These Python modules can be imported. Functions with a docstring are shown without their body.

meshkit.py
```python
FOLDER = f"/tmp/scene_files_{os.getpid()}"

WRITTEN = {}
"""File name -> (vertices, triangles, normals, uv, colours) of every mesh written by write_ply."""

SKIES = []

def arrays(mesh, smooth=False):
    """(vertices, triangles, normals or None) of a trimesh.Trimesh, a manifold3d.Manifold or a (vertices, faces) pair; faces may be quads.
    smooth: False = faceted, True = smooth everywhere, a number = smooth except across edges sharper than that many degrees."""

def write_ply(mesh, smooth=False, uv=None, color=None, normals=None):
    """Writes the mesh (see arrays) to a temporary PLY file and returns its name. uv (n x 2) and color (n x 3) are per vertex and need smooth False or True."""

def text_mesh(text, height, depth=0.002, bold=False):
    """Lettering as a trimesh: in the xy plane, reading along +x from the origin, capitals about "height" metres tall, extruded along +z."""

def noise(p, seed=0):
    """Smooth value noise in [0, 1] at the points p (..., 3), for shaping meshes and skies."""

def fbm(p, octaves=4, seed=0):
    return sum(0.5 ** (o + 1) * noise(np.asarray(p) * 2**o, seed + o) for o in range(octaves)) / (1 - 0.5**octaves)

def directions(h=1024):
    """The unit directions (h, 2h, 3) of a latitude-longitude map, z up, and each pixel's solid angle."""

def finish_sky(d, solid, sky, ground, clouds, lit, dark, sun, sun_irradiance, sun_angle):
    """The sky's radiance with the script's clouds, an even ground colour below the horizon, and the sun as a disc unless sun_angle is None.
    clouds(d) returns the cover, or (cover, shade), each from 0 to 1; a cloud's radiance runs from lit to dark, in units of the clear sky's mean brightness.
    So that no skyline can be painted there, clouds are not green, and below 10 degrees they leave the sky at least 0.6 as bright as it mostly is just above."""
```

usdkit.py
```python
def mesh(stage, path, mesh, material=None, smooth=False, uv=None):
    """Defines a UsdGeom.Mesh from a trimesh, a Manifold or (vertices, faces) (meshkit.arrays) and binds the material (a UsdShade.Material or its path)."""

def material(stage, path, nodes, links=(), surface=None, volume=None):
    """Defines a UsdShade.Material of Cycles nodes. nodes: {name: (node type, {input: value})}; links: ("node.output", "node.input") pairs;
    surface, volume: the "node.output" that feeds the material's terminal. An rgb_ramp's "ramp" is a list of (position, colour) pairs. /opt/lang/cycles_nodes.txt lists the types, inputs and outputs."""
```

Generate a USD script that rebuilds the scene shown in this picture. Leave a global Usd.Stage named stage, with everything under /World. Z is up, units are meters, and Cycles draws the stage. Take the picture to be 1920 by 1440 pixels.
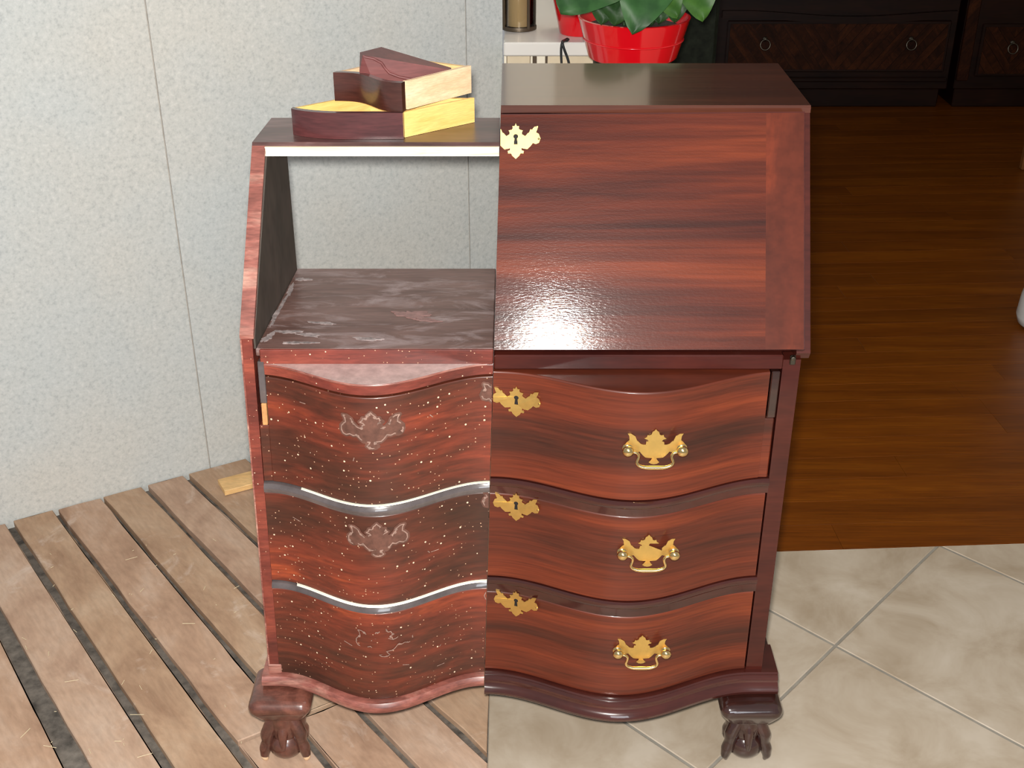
import math, random
import numpy as np, trimesh, manifold3d, usdkit
from pxr import Usd, UsdGeom, UsdLux, UsdShade, Gf, Sdf
from shapely.geometry import Polygon, LineString, Point, box as sbox
from shapely import affinity
from shapely.ops import unary_union

stage = Usd.Stage.CreateInMemory()
UsdGeom.SetStageUpAxis(stage, UsdGeom.Tokens.z)
UsdGeom.SetStageMetersPerUnit(stage, 1.0)
world = UsdGeom.Xform.Define(stage, '/World')
UsdGeom.Scope.Define(stage, '/World/Looks')
rng = random.Random(7)

# ------------------------------------------------------------------ camera
F, PITCH, CAM = 2280.0, math.radians(28.5), np.array([0.0, -1.5, 1.5])
cam = UsdGeom.Camera.Define(stage, '/World/camera')
cam.CreateHorizontalApertureAttr(36.0)
cam.CreateVerticalApertureAttr(27.0)
cam.CreateFocalLengthAttr(36.0 * F / 1920)
cam.CreateClippingRangeAttr(Gf.Vec2f(0.05, 100))
cam.CreateExposureAttr(0.25)
xf = UsdGeom.Xformable(cam)
xf.AddTranslateOp().Set(Gf.Vec3d(*CAM))
xf.AddRotateXOp().Set(90 - 28.5)

# ------------------------------------------------------------------ light
dome = UsdLux.DomeLight.Define(stage, '/World/sky')
dome.CreateColorAttr(Gf.Vec3f(0.95, 0.97, 1.0))
dome.CreateIntensityAttr(0.09)
flash = UsdLux.SphereLight.Define(stage, '/World/camera_flash')
flash.CreateRadiusAttr(0.022)
flash.CreateIntensityAttr(10500)
flash.CreateColorAttr(Gf.Vec3f(1.0, 0.96, 0.90))
UsdGeom.Xformable(flash).AddTranslateOp().Set(Gf.Vec3d(-0.012, -1.47, 1.522))
fill = UsdLux.RectLight.Define(stage, '/World/rear_fill')  # area light added behind the camera for general fill, no window built
fill.CreateWidthAttr(1.6)
fill.CreateHeightAttr(1.3)
fill.CreateIntensityAttr(5.5)
fill.CreateColorAttr(Gf.Vec3f(0.88, 0.94, 1.0))
_x = UsdGeom.Xformable(fill)
_x.AddTranslateOp().Set(Gf.Vec3d(0.5, -4.6, 1.7))
_x.AddRotateXOp().Set(90)


kit = UsdLux.RectLight.Define(stage, '/World/kitchen_lamp')
kit.CreateWidthAttr(0.5)
kit.CreateHeightAttr(0.2)
kit.CreateIntensityAttr(18.0)
kit.CreateColorAttr(Gf.Vec3f(1.0, 0.90, 0.74))
UsdGeom.Xformable(kit).AddTranslateOp().Set(Gf.Vec3d(0.25, 1.55, 2.46))


# ------------------------------------------------------------------ pixel measurements of the photograph -> points of the place
def ray(px, py):
    x, q = (px - 960) / F, (py - 720) / F
    return np.array([x, math.cos(PITCH) - q * math.sin(PITCH), -math.sin(PITCH) - q * math.cos(PITCH)])


def PZ(px, py, z=0.0):
    r = ray(px, py)
    return CAM + (z - CAM[2]) / r[2] * r


def PD(px, py, d):
    """point at horizontal distance d from the lens"""
    r = ray(px, py)
    return CAM + d / r[1] * r


# ------------------------------------------------------------------ materials
MATS = {}


def mat(name, nodes, links, surface='p.BSDF'):
    MATS[name] = usdkit.material(stage, '/World/Looks/' + name, nodes, links, surface=surface)
    return MATS[name]


def wood(name, ramp, scale=(1.2, 3, 22), rough=0.3, coat=0.0, coat_rough=0.1, fine=0.35, bump=0.0, bump_scale=(60, 60, 500), rot=(0, 0, 0), seed=0.0, spec=0.5,
         specks=None, stain=None, turn=None):
    n = {'g': ('geometry', {}), 'm': ('mapping', {'scale': scale, 'rotation': rot, 'location': (seed, seed * 1.7, seed * .6)}),
         'n': ('noise_texture', {'scale': 1.0, 'detail': 6, 'roughness': 0.62, 'distortion': 0.5}), 'r': ('rgb_ramp', {'ramp': ramp}),
         'm2': ('mapping', {'scale': tuple(s * k for s, k in zip(scale, (5, 14, 14))), 'rotation': rot}),
         'n2': ('noise_texture', {'scale': 1.0, 'detail': 3, 'roughness': 0.6}),
         'r2': ('rgb_ramp', {'ramp': [(0.3, (1 - fine,) * 3), (0.65, (1.12,) * 3)]}),
         'x': ('mix', {'mix_type': 'multiply', 'fac': 1.0}),
         'p': ('principled_bsdf', {'roughness': rough, 'coat_weight': coat, 'coat_roughness': coat_rough, 'specular_ior_level': spec})}
    l = [('g.position', 'm.vector'), ('m.vector', 'n.vector'), ('n.fac', 'r.fac'), ('g.position', 'm2.vector'), ('m2.vector', 'n2.vector'), ('n2.fac', 'r2.fac'),
         ('r.color', 'x.color1'), ('r2.color', 'x.color2')]
    if turn:                      # grain direction: turn the coordinates first
        n['t'] = ('vector_rotate', {'rotate_type': turn[0], 'angle': math.radians(turn[1])})
        l = [('g.position', 't.vector')] + [('t.vector', b) if a == 'g.position' else (a, b) for a, b in l]
    out = 'x.color'
    if stain:                     # irregular worn or dusty patches: (colour, mapping scale, threshold low, high)
        c, sc, lo, hi = stain
        n['ms'] = ('mapping', {'scale': sc})
        n['ns'] = ('noise_texture', {'scale': 1.0, 'detail': 7, 'roughness': 0.68, 'distortion': 0.8})
        n['rs'] = ('rgb_ramp', {'ramp': [(lo, (0, 0, 0)), (hi, (1, 1, 1))]})
        n['xs'] = ('mix', {'color2': c})
        l += [('g.position', 'ms.vector'), ('ms.vector', 'ns.vector'), ('ns.fac', 'rs.fac'), ('rs.color', 'xs.fac'), (out, 'xs.color1')]
        out = 'xs.color'
    for i, (c, sc, size, share) in enumerate(specks or ()):      # spots of old pale paint
        k = lambda x: '%s%d' % (x, i)
        n[k('v')] = ('voronoi_texture', {'scale': sc, 'randomness': 1.0})
        n[k('vt')] = ('math', {'math_type': 'less_than', 'value2': size})
        n[k('sx')] = ('separate_color', {})
        n[k('vk')] = ('math', {'math_type': 'less_than', 'value2': share})
        n[k('vm')] = ('math', {'math_type': 'multiply'})
        n[k('xv')] = ('mix', {'color2': c})
        l += [('g.position', k('v') + '.vector'), (k('v') + '.distance', k('vt') + '.value1'), (k('v') + '.color', k('sx') + '.color'), (k('sx') + '.r', k('vk') + '.value1'),
              (k('vt') + '.value', k('vm') + '.value1'), (k('vk') + '.value', k('vm') + '.value2'), (k('vm') + '.value', k('xv') + '.fac'), (out, k('xv') + '.color1')]
        out = k('xv') + '.color'
    l.append((out, 'p.base_color'))
    if bump:
        n['mb'] = ('mapping', {'scale': bump_scale})
        n['nb'] = ('noise_texture', {'scale': 1.0, 'detail': 3, 'roughness': 0.55})
        n['b'] = ('bump', {'strength': bump, 'distance': 0.002})
        l += [('g.position', 'mb.vector'), ('mb.vector', 'nb.vector'), ('nb.fac', 'b.height'), ('b.normal', 'p.normal'), ('b.normal', 'p.coat_normal')]
    return mat(name, n, l)


def plain(name, color, rough=0.5, metallic=0.0, coat=0.0, mottling=0.0, scale=30, bump=0.0, spec=0.5, **kw):
    n = {'g': ('geometry', {}), 'n': ('noise_texture', {'scale': scale, 'detail': 5, 'roughness': 0.6}),
         'r': ('rgb_ramp', {'ramp': [(0.3, tuple(c * (1 - mottling) for c in color)), (0.7, tuple(c * (1 + mottling) for c in color))]}),
         'p': ('principled_bsdf', dict({'roughness': rough, 'metallic': metallic, 'coat_weight': coat, 'specular_ior_level': spec}, **kw))}
    l = [('g.position', 'n.vector'), ('n.fac', 'r.fac'), ('r.color', 'p.base_color')]
    if bump:
        n['b'] = ('bump', {'strength': bump, 'distance': 0.003})
        l += [('n.fac', 'b.height'), ('b.normal', 'p.normal')]
    return mat(name, n, l)


# restored mahogany
wood('mahogany_lid', [(0.36, (.014, .005, .004)), (0.45, (.046, .009, .005)), (0.55, (.080, .014, .006)), (0.68, (.145, .026, .008))], scale=(0.7, 8, 13), rough=.40, spec=.06, coat=1.0,
     coat_rough=.075, fine=.25, bump=.085, bump_scale=(150, 500, 500))
wood('mahogany_band', [(0.30, (.050, .010, .005)), (0.55, (.085, .016, .007)), (0.75, (.17, .028, .009))], scale=(9, 4, 4), rough=.40, spec=.06, coat=1.0, coat_rough=.09, fine=.2, seed=3)
wood('mahogany_drawer', [(0.32, (.034, .010, .006)), (0.45, (.075, .015, .007)), (0.57, (.120, .021, .008)), (0.70, (.175, .032, .010))], scale=(1.1, 2, 20), rough=.46, spec=.28, coat=.35,
     coat_rough=.16, fine=.28, seed=1)
wood('mahogany_frame', [(0.3, (.030, .006, .005)), (0.7, (.068, .012, .007))], scale=(3, 3, 9), rough=.35, spec=.15, coat=.6, coat_rough=.10, fine=.2, seed=5)
wood('mahogany_dark', [(0.3, (.013, .005, .004)), (0.7, (.038, .010, .007))], scale=(5, 5, 12), rough=.2, coat=1.0, coat_rough=.07, fine=.2, seed=6)
wood('mahogany_top', [(0.3, (.040, .010, .005)), (0.7, (.085, .021, .009))], scale=(1.2, 20, 9), rough=.28, coat=1.0, coat_rough=.09, fine=.25, seed=8)
wood('mahogany_gloss', [(0.3, (.024, .006, .005)), (0.7, (.060, .012, .008))], scale=(3, 3, 9), rough=.25, spec=.3, coat=1.0, coat_rough=.05, fine=.2, seed=5)
plain('gap_black', (.006, .003, .002), .8)
# worn mahogany
CREAM = (.62, .50, .36)
wood('worn_drawer', [(0.30, (.035, .012, .006)), (0.44, (.075, .017, .008)), (0.56, (.165, .027, .012)), (0.70, (.40, .070, .020))], scale=(2.4, 3, 10), rough=.46, coat=.3,
     coat_rough=.2, fine=.4, seed=2, specks=((CREAM, 75, .115, .45), ((.45, .27, .17), 170, .17, .30)))
wood('worn_frame', [(0.3, (.085, .018, .013)), (0.5, (.16, .030, .020)), (0.72, (.28, .06, .035))], scale=(6, 6, 14), rough=.42, coat=.3, coat_rough=.25, fine=.35, seed=4,
     specks=((CREAM, 85, .10, .28), ((.45, .27, .17), 190, .16, .2)))
wood('worn_edge', [(0.3, (.15, .045, .033)), (0.5, (.26, .085, .065)), (0.7, (.50, .28, .215))], scale=(8, 8, 22), rough=.4, coat=.3, coat_rough=.25, fine=.4, seed=9)
wood('worn_shelf', [(0.3, (.085, .040, .032)), (0.5, (.13, .068, .056)), (0.72, (.18, .10, .086))], scale=(5, 26, 12), rough=.42, coat=.2, coat_rough=.3, fine=.3, seed=2.5,
     stain=((.27, .20, .195), (9, 26, 9), .50, .66))
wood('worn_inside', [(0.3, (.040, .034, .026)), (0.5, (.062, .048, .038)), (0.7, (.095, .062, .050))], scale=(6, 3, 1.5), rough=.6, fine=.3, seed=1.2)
wood('worn_top', [(0.3, (.05, .022, .018)), (0.5, (.11, .050, .044)), (0.7, (.21, .125, .12))], scale=(4, 18, 9), rough=.35, coat=.4, coat_rough=.25, fine=.4, seed=11)
wood('worn_foot', [(0.3, (.05, .020, .014)), (0.5, (.11, .038, .026)), (0.7, (.22, .08, .055))], scale=(14, 14, 10), rough=.3, coat=.7, coat_rough=.15, fine=.3, seed=3.3)
plain('rail_gloss', (.085, .070, .070), .24, coat=1.0, mottling=.3)  # grey base colour carries the sky reflected in the worn rails
plain('residue', (.24, .15, .12), .6, mottling=.45, scale=160)
plain('ledge_pale', (.40, .27, .25), .35, coat=.3, mottling=.25, scale=60)
plain('dust_sheen_grey', (.25, .205, .20), .6, mottling=.55, scale=110)
plain('bare_patch', (.225, .125, .115), .5, mottling=.3, scale=70)
wood('raw_orange', [(0.3, (.36, .15, .05)), (0.7, (.52, .26, .10))], scale=(30, 30, 8), rough=.6, fine=.2)
plain('residue_patch', (.105, .045, .032), .45, mottling=.35, scale=90)  # duller brown inside the outline of a removed fitting
wood('raw_pine', [(0.3, (.62, .36, .13)), (0.6, (.78, .50, .22)), (0.75, (.85, .64, .36))], scale=(8, 8, 60), rough=.55, fine=.15)
wood('raw_pale', [(0.3, (.66, .42, .24)), (0.55, (.76, .54, .34)), (0.75, (.82, .64, .44))], scale=(8, 8, 40), rough=.55, fine=.12, seed=2)
wood('raw_edge', [(0.3, (.72, .50, .28)), (0.5, (.85, .72, .52)), (0.75, (.9, .82, .68))], scale=(5, 5, 60), rough=.5, fine=.1, seed=4)
wood('raw_yellow', [(0.3, (.70, .40, .10)), (0.6, (.80, .54, .18)), (0.75, (.84, .62, .28))], scale=(7, 7, 70), rough=.55, fine=.12, seed=5)
plain('sheen_pale', (.80, .76, .62), .35, mottling=.15)  # pale colour stands for sky reflected along the rail edges
wood('drawer_plum', [(0.3, (.045, .014, .015)), (0.7, (.10, .026, .026))], scale=(6, 6, 20), rough=.28, coat=.7, coat_rough=.15, fine=.25, specks=((CREAM, 70, .10, .12),))
wood('drawer_brown', [(0.3, (.025, .011, .008)), (0.7, (.065, .018, .012))], scale=(6, 6, 20), rough=.25, coat=.8, coat_rough=.15, fine=.25, seed=4)
wood('drawer_red', [(0.3, (.10, .030, .030)), (0.7, (.20, .055, .05))], scale=(4, 4, 18), rough=.5, fine=.25, seed=6)
# brass
plain('brass', (.74, .50, .16), .48, metallic=1.0, mottling=.08, scale=60)
plain('brass_bright', (.85, .62, .28), .16, metallic=1.0)
# left room
mat('board', {'g': ('geometry', {}), 'n': ('noise_texture', {'scale': 120, 'detail': 5, 'roughness': .7}),
              'r': ('rgb_ramp', {'ramp': [(.30, (.40, .415, .415)), (.47, (.505, .52, .51)), (.56, (.53, .54, .53)), (.75, (.62, .625, .61))]}),
              'n2': ('noise_texture', {'scale': 2.2, 'detail': 3, 'roughness': .55}),
              'r2': ('rgb_ramp', {'ramp': [(.36, (.95, .985, 1.0)), (.66, (1.03, 1.0, .955))]}),
              'x': ('mix', {'mix_type': 'multiply', 'fac': 1.0}), 'b': ('bump', {'strength': .25, 'distance': .002}),
              'p': ('principled_bsdf', {'roughness': .8, 'specular_ior_level': .2})},
    [('g.position', 'n.vector'), ('n.fac', 'r.fac'), ('g.position', 'n2.vector'), ('n2.fac', 'r2.fac'), ('r.color', 'x.color1'), ('r2.color', 'x.color2'), ('x.color', 'p.base_color'),
     ('n.fac', 'b.height'), ('b.normal', 'p.normal')])
plain('seam_filler', (.40, .37, .33), .9, mottling=.2)
for i, (a, b, c) in enumerate([((.29, .175, .115), (.41, .265, .18), (.48, .345, .26)), ((.31, .19, .13), (.43, .29, .205), (.50, .37, .285)), ((.27, .16, .10), (.39, .255, .165), (.46, .33, .23))]):
    wood('plank_wood_%d' % i, [(.28, a), (.5, b), (.72, c)], scale=(6, 9, 9), turn=('z_axis', -127), rough=.75, fine=.07, seed=i * 2.3, spec=.25,
         stain=((.62, .50, .42), (9, 9, 9), .58, .80))
plain('gap_dirt', (.115, .10, .085), .95, mottling=.6, scale=40, bump=.6)
# right room
mat('tile', {'g': ('geometry', {}), 'o': ('object_info', {}), 'n': ('noise_texture', {'scale': 7, 'detail': 6, 'roughness': .62, 'distortion': .5}),
             'r': ('rgb_ramp', {'ramp': [(.32, (.33, .26, .185)), (.5, (.41, .34, .26)), (.68, (.48, .415, .335))]}),
             'p': ('principled_bsdf', {'roughness': .45, 'specular_ior_level': .3})}, [('g.position', 'n.vector'), ('n.fac', 'r.fac'), ('r.color', 'p.base_color')])
plain('grout', (.24, .22, .185), .9, mottling=.15)
for i, k in enumerate((.95, 1.05, 1.15)):
    wood('floorboard_%d' % i, [(.3, (.095 * k, .023 * k, .0008 * k)), (.5, (.13 * k, .033 * k, .0012 * k)), (.7, (.165 * k, .046 * k, .002 * k))], scale=(1.6, 16, 16), rough=.38, fine=.25,
         seed=i * 3.1, spec=.25)
plain('wall_paint', (.60, .54, .44), .8, mottling=.03)
plain('ceiling_paint', (.6, .58, .54), .9)
wood('sideboard_wood', [(.3, (.006, .0018, .001)), (.7, (.018, .005, .002))], scale=(3, 3, 14), rough=.4, fine=.3, spec=.2)
wood('veneer_left', [(.3, (.012, .0035, .0015)), (.5, (.028, .0075, .0025)), (.7, (.055, .015, .004))], scale=(30, 3, 7), turn=('y_axis', -38), rough=.5, spec=.1, fine=.3)
wood('veneer_right', [(.3, (.012, .0035, .0015)), (.5, (.028, .0075, .0025)), (.7, (.055, .015, .004))], scale=(30, 3, 7), turn=('y_axis', 38), rough=.5, spec=.1, fine=.3)
plain('old_brass', (.13, .115, .09), .35, metallic=1.0)
plain('orange_wood', (.15, .055, .012), .4, mottling=.2)
plain('red_pot', (.62, .004, .010), .16, coat=.6)
plain('soil', (.02, .014, .01), .95, mottling=.4, scale=120, bump=.8)
plain('counter_white', (.72, .70, .66), .3)
plain('cream_panel', (.66, .56, .40), .6, mottling=.05)
plain('cream_light', (.82, .76, .62), .5)
plain('cabinet_gap', (.10, .07, .045), .8)
plain('iron_dark', (.012, .014, .016), .5)
plain('dark_green', (.008, .010, .006), .7, spec=.1, mottling=.5, scale=50)
plain('white_ceramic', (.55, .55, .53), .3)
plain('candle_wax', (.60, .56, .46), .5)
mat('brown_glass', {'t': ('transparent_bsdf', {'color': (.86, .80, .70)}), 'g': ('glossy_bsdf', {'color': (.8, .75, .7), 'roughness': .05}), 'f': ('fresnel', {'IOR': 1.45}), 'm': ('mix_closure', {})},
    [('f.fac', 'm.fac'), ('t.BSDF', 'm.closure1'), ('g.BSDF', 'm.closure2')], surface='m.closure')
plain('jar_metal', (.10, .075, .05), .45, metallic=.6)
for i, (a, b) in enumerate([((.020, .075, .018), (.045, .14, .035)), ((.035, .11, .014), (.08, .20, .03)), ((.012, .045, .010), (.03, .085, .02))]):
    mat('leaf_%d' % i, {'g': ('geometry', {}), 'n': ('noise_texture', {'scale': 26, 'detail': 4}), 'r': ('rgb_ramp', {'ramp': [(.35, a), (.65, b)]}),
                        'p': ('principled_bsdf', {'roughness': .48, 'specular_ior_level': .4}), 't': ('translucent_bsdf', {}), 'm': ('mix_closure', {'fac': .22})},
        [('g.position', 'n.vector'), ('n.fac', 'r.fac'), ('r.color', 'p.base_color'), ('r.color', 't.color'), ('p.BSDF', 'm.closure1'), ('t.BSDF', 'm.closure2')], surface='m.closure')
plain('straw', (.62, .52, .34), .7)

# ------------------------------------------------------------------ scene helpers
USED = {}


def numbered(parent, name):
    k = (parent, name)
    n = USED.get(k, -1) + 1
    USED[k] = n
    return name if n == 0 else '%s_%03d' % (name, n)


def tag(p, label=None, cat=None, group=None, kind=None):
    for k, v in (('label', label), ('category', cat), ('group', group), ('kind', kind)):
        if v:
            p.SetCustomDataByKey(k, v)
    return p


LOC = {}


def thing(name, loc, label=None, cat=None, group=None, kind=None):
    path = '/World/' + numbered('/World', name)
    x = UsdGeom.Xform.Define(stage, path)
    x.AddTranslateOp().Set(Gf.Vec3d(*map(float, loc)))
    LOC[path] = np.asarray(loc, float)
    return tag(x.GetPrim(), label, cat, group, kind)


def obj(name, mesh, m, parent=None, smooth=30, label=None, cat=None, group=None, kind=None):
    pp = parent.GetPath().pathString if parent else '/World'
    path = pp + '/' + numbered(pp, name)
    off = LOC.get(pp, np.zeros(3))
    if hasattr(mesh, 'to_mesh'):
        q = mesh.to_mesh()
        mesh = trimesh.Trimesh(q.vert_properties[:, :3], q.tri_verts, process=False)
    mesh = trimesh.Trimesh(np.asarray(mesh.vertices) - off, mesh.faces, process=False)
    LOC[path] = off
    return tag(usdkit.mesh(stage, path, mesh, MATS[m], smooth=smooth).GetPrim(), label, cat, group, kind)


def cat_(*ms):
    return trimesh.util.concatenate([m for m in ms])


def box(a, b, bev=0.0):
    """box between two corners, with chamfered edges"""
    a, b = np.minimum(a, b).astype(float), np.maximum(a, b).astype(float)
    if bev <= 0:
        return trimesh.creation.box(bounds=[a, b])
    bev = min(bev, (b - a).min() * .45)
    pts = []
    for i in (0, 1):
        for j in (0, 1):
            for k in (0, 1):
                c = np.where([i, j, k], b, a)
                s = np.where([i, j, k], -1, 1) * bev
                for ax in range(3):
                    q = c + s
                    q[ax] = c[ax]
                    pts.append(q)
    return trimesh.Trimesh(pts).convex_hull


def hull(pts):
    return trimesh.Trimesh(np.asarray(pts, float)).convex_hull


def extrude(poly, z0, z1):
    m = trimesh.creation.extrude_polygon(poly, z1 - z0)
    m.apply_translation([0, 0, z0])
    return m


def chamfer_prism(poly, z0, z1, bev=.002):
    """flat prism of a convex-ish polygon with a chamfered top edge"""
    ring = np.array(poly.exterior.coords)[:-1]
    if Polygon(ring).exterior.is_ccw is False:
        ring = ring[::-1]
    inner = np.array(poly.buffer(-bev, join_style=2).exterior.coords)[:-1]
    if not Polygon(inner).exterior.is_ccw:
        inner = inner[::-1]
    if len(inner) != len(ring):
        return extrude(poly, z0, z1)
    k = np.argmin(np.linalg.norm(inner - ring[0], axis=1))
    inner = np.roll(inner, -k, axis=0)
    n = len(ring)
    v = np.vstack([np.c_[ring, np.full(n, z0)], np.c_[ring, np.full(n, z1 - bev)], np.c_[inner, np.full(n, z1)]])
    f = []
    for r in (0, 1):
        for i in range(n):
            j = (i + 1) % n
            a, b, c, d = r * n + i, r * n + j, (r + 1) * n + j, (r + 1) * n + i
            f += [[a, b, c], [a, c, d]]
    for i in range(1, n - 1):
        f += [[2 * n, 2 * n + i, 2 * n + i + 1], [0, i + 1, i]]
    return trimesh.Trimesh(v, f, process=False)


def tube(pts, r, n=10, closed=False):
    """round bar along points, radius may vary"""
    pts = np.asarray(pts, float)
    r = np.broadcast_to(np.asarray(r, float), len(pts))
    t = np.gradient(pts, axis=0)
    if closed:
        t = np.roll(pts, -1, 0) - np.roll(pts, 1, 0)
    t /= np.linalg.norm(t, axis=1)[:, None] + 1e-12
    up = np.array([0, 0, 1.0]) if abs(t[0][2]) < .9 else np.array([0, 1.0, 0])
    V = []
    for p, d, rr in zip(pts, t, r):
        s = np.cross(d, up)
        if np.linalg.norm(s) < 1e-6:
            s = np.array([1.0, 0, 0])
        s /= np.linalg.norm(s)
        w = np.cross(s, d)
        up = w
        for a in np.linspace(0, 2 * np.pi, n, endpoint=False):
            V.append(p + rr * (math.cos(a) * s + math.sin(a) * w))
    f = []
    m = len(pts)
    for i in range(m if closed else m - 1):
        for j in range(n):
            a, b = i * n + j, i * n + (j + 1) % n
            c, d = ((i + 1) % m) * n + (j + 1) % n, ((i + 1) % m) * n + j
            f += [[a, b, c], [a, c, d]]
    if not closed:
        for c0, idx, flip in ((pts[0], range(n), 1), (pts[-1], range((m - 1) * n, m * n), 0)):
            V.append(c0)
            k, idx = len(V) - 1, list(idx)
            for j in range(n):
                a, b = idx[j], idx[(j + 1) % n]
                f.append([k, b, a] if flip else [k, a, b])
    g = trimesh.Trimesh(V, f, process=False)
    trimesh.repair.fix_normals(g)
    return g


def lathe(profile, n=32, at=(0, 0, 0), axis='z'):
    m = trimesh.creation.revolve(np.asarray(profile, float), sections=n)
    if axis == 'y':
        m.apply_transform(trimesh.transformations.rotation_matrix(math.pi / 2, [1, 0, 0]))
    m.apply_translation(at)
    return m


def ball(c, r):
    return manifold3d.Manifold.sphere(r, 20).translate(list(map(float, c)))


def chain(pts):
    """union of hulls of neighbouring spheres; pts: (x, y, z, r)"""
    bs = [ball(p[:3], p[3]) for p in pts]
    return [manifold3d.Manifold.batch_hull([a, b]) for a, b in zip(bs, bs[1:])]


def blend(parts, edge=.004, it=8):
    m = manifold3d.Manifold.batch_boolean(parts, manifold3d.OpType.Add).refine_to_length(edge)
    q = m.to_mesh()
    t = trimesh.Trimesh(q.vert_properties[:, :3], q.tri_verts)
    trimesh.smoothing.filter_taubin(t, iterations=it)
    return t


# ------------------------------------------------------------------ setting: left room (slatted floor, panelled wall)
SEAM = -0.040
LINES = {  # edges of the gaps between the slats: point on the floor and direction
    0: ((-.844, .108), (-.574, .819), (-.849, .170), (-.588, .809)), 1: ((-.789, .242), (-.595, .804), (-.826, .322), (-.594, .805)),
    2: ((-.659, .241), (-.602, .799), (-.676, .288), (-.607, .794)), 3: ((-.565, .289), (-.606, .795), (-.558, .300), (-.613, .790)),
    4: ((-.466, .325), (-.621, .784), (-.451, .329), (-.623, .783)), 5: ((-.373, .369), (-.631, .776), (-.366, .383), (-.632, .775))}
WALL0, WU = np.array([-.869, .767]), np.array([.8712, .4909])
WN = np.array([-WU[1], WU[0]])


def meet(p, u, q, v):
    A = np.array([[u[0], -v[0]], [u[1], -v[1]]])
    s = np.linalg.solve(A, np.asarray(q) - np.asarray(p))
    return np.asarray(p) + s[0] * np.asarray(u)


for k in range(6, 11):           # hidden behind the desk: the row goes on
    a, b, c, d = LINES[k - 1]
    LINES[k] = ((a[0] + .125 * WU[0] * 1.18, a[1] + .125 * WU[1] * 1.18), b, (c[0] + .125 * WU[0] * 1.18, c[1] + .125 * WU[1] * 1.18), d)
for k in range(-1, -5, -1):      # and on to the left of the frame
    a, b, c, d = LINES[k + 1]
    LINES[k] = ((a[0] - .165 * WU[0], a[1] - .165 * WU[1]), b, (c[0] - .165 * WU[0], c[1] - .165 * WU[1]), d)
slat_floor = thing('floor', (-.6, 0, 0), kind='structure', label='floor of brown wooden planks with open gaps at left')
JT, JB, JU = np.array([-.439, .022]), np.array([-.431, .016]), np.array([.842, .539])
left_clip = sbox(-2.2, -1.25, SEAM, 3)


def rough_edge(poly, amp, seed):
    """long sawn edges are slightly uneven"""
    r = random.Random(seed)
    c = poly.segmentize(.07)
    pts = [(x + r.uniform(-amp, amp), y + r.uniform(-amp, amp)) for x, y in list(c.exterior.coords)[:-1]]
    return Polygon(pts).buffer(0)


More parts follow.
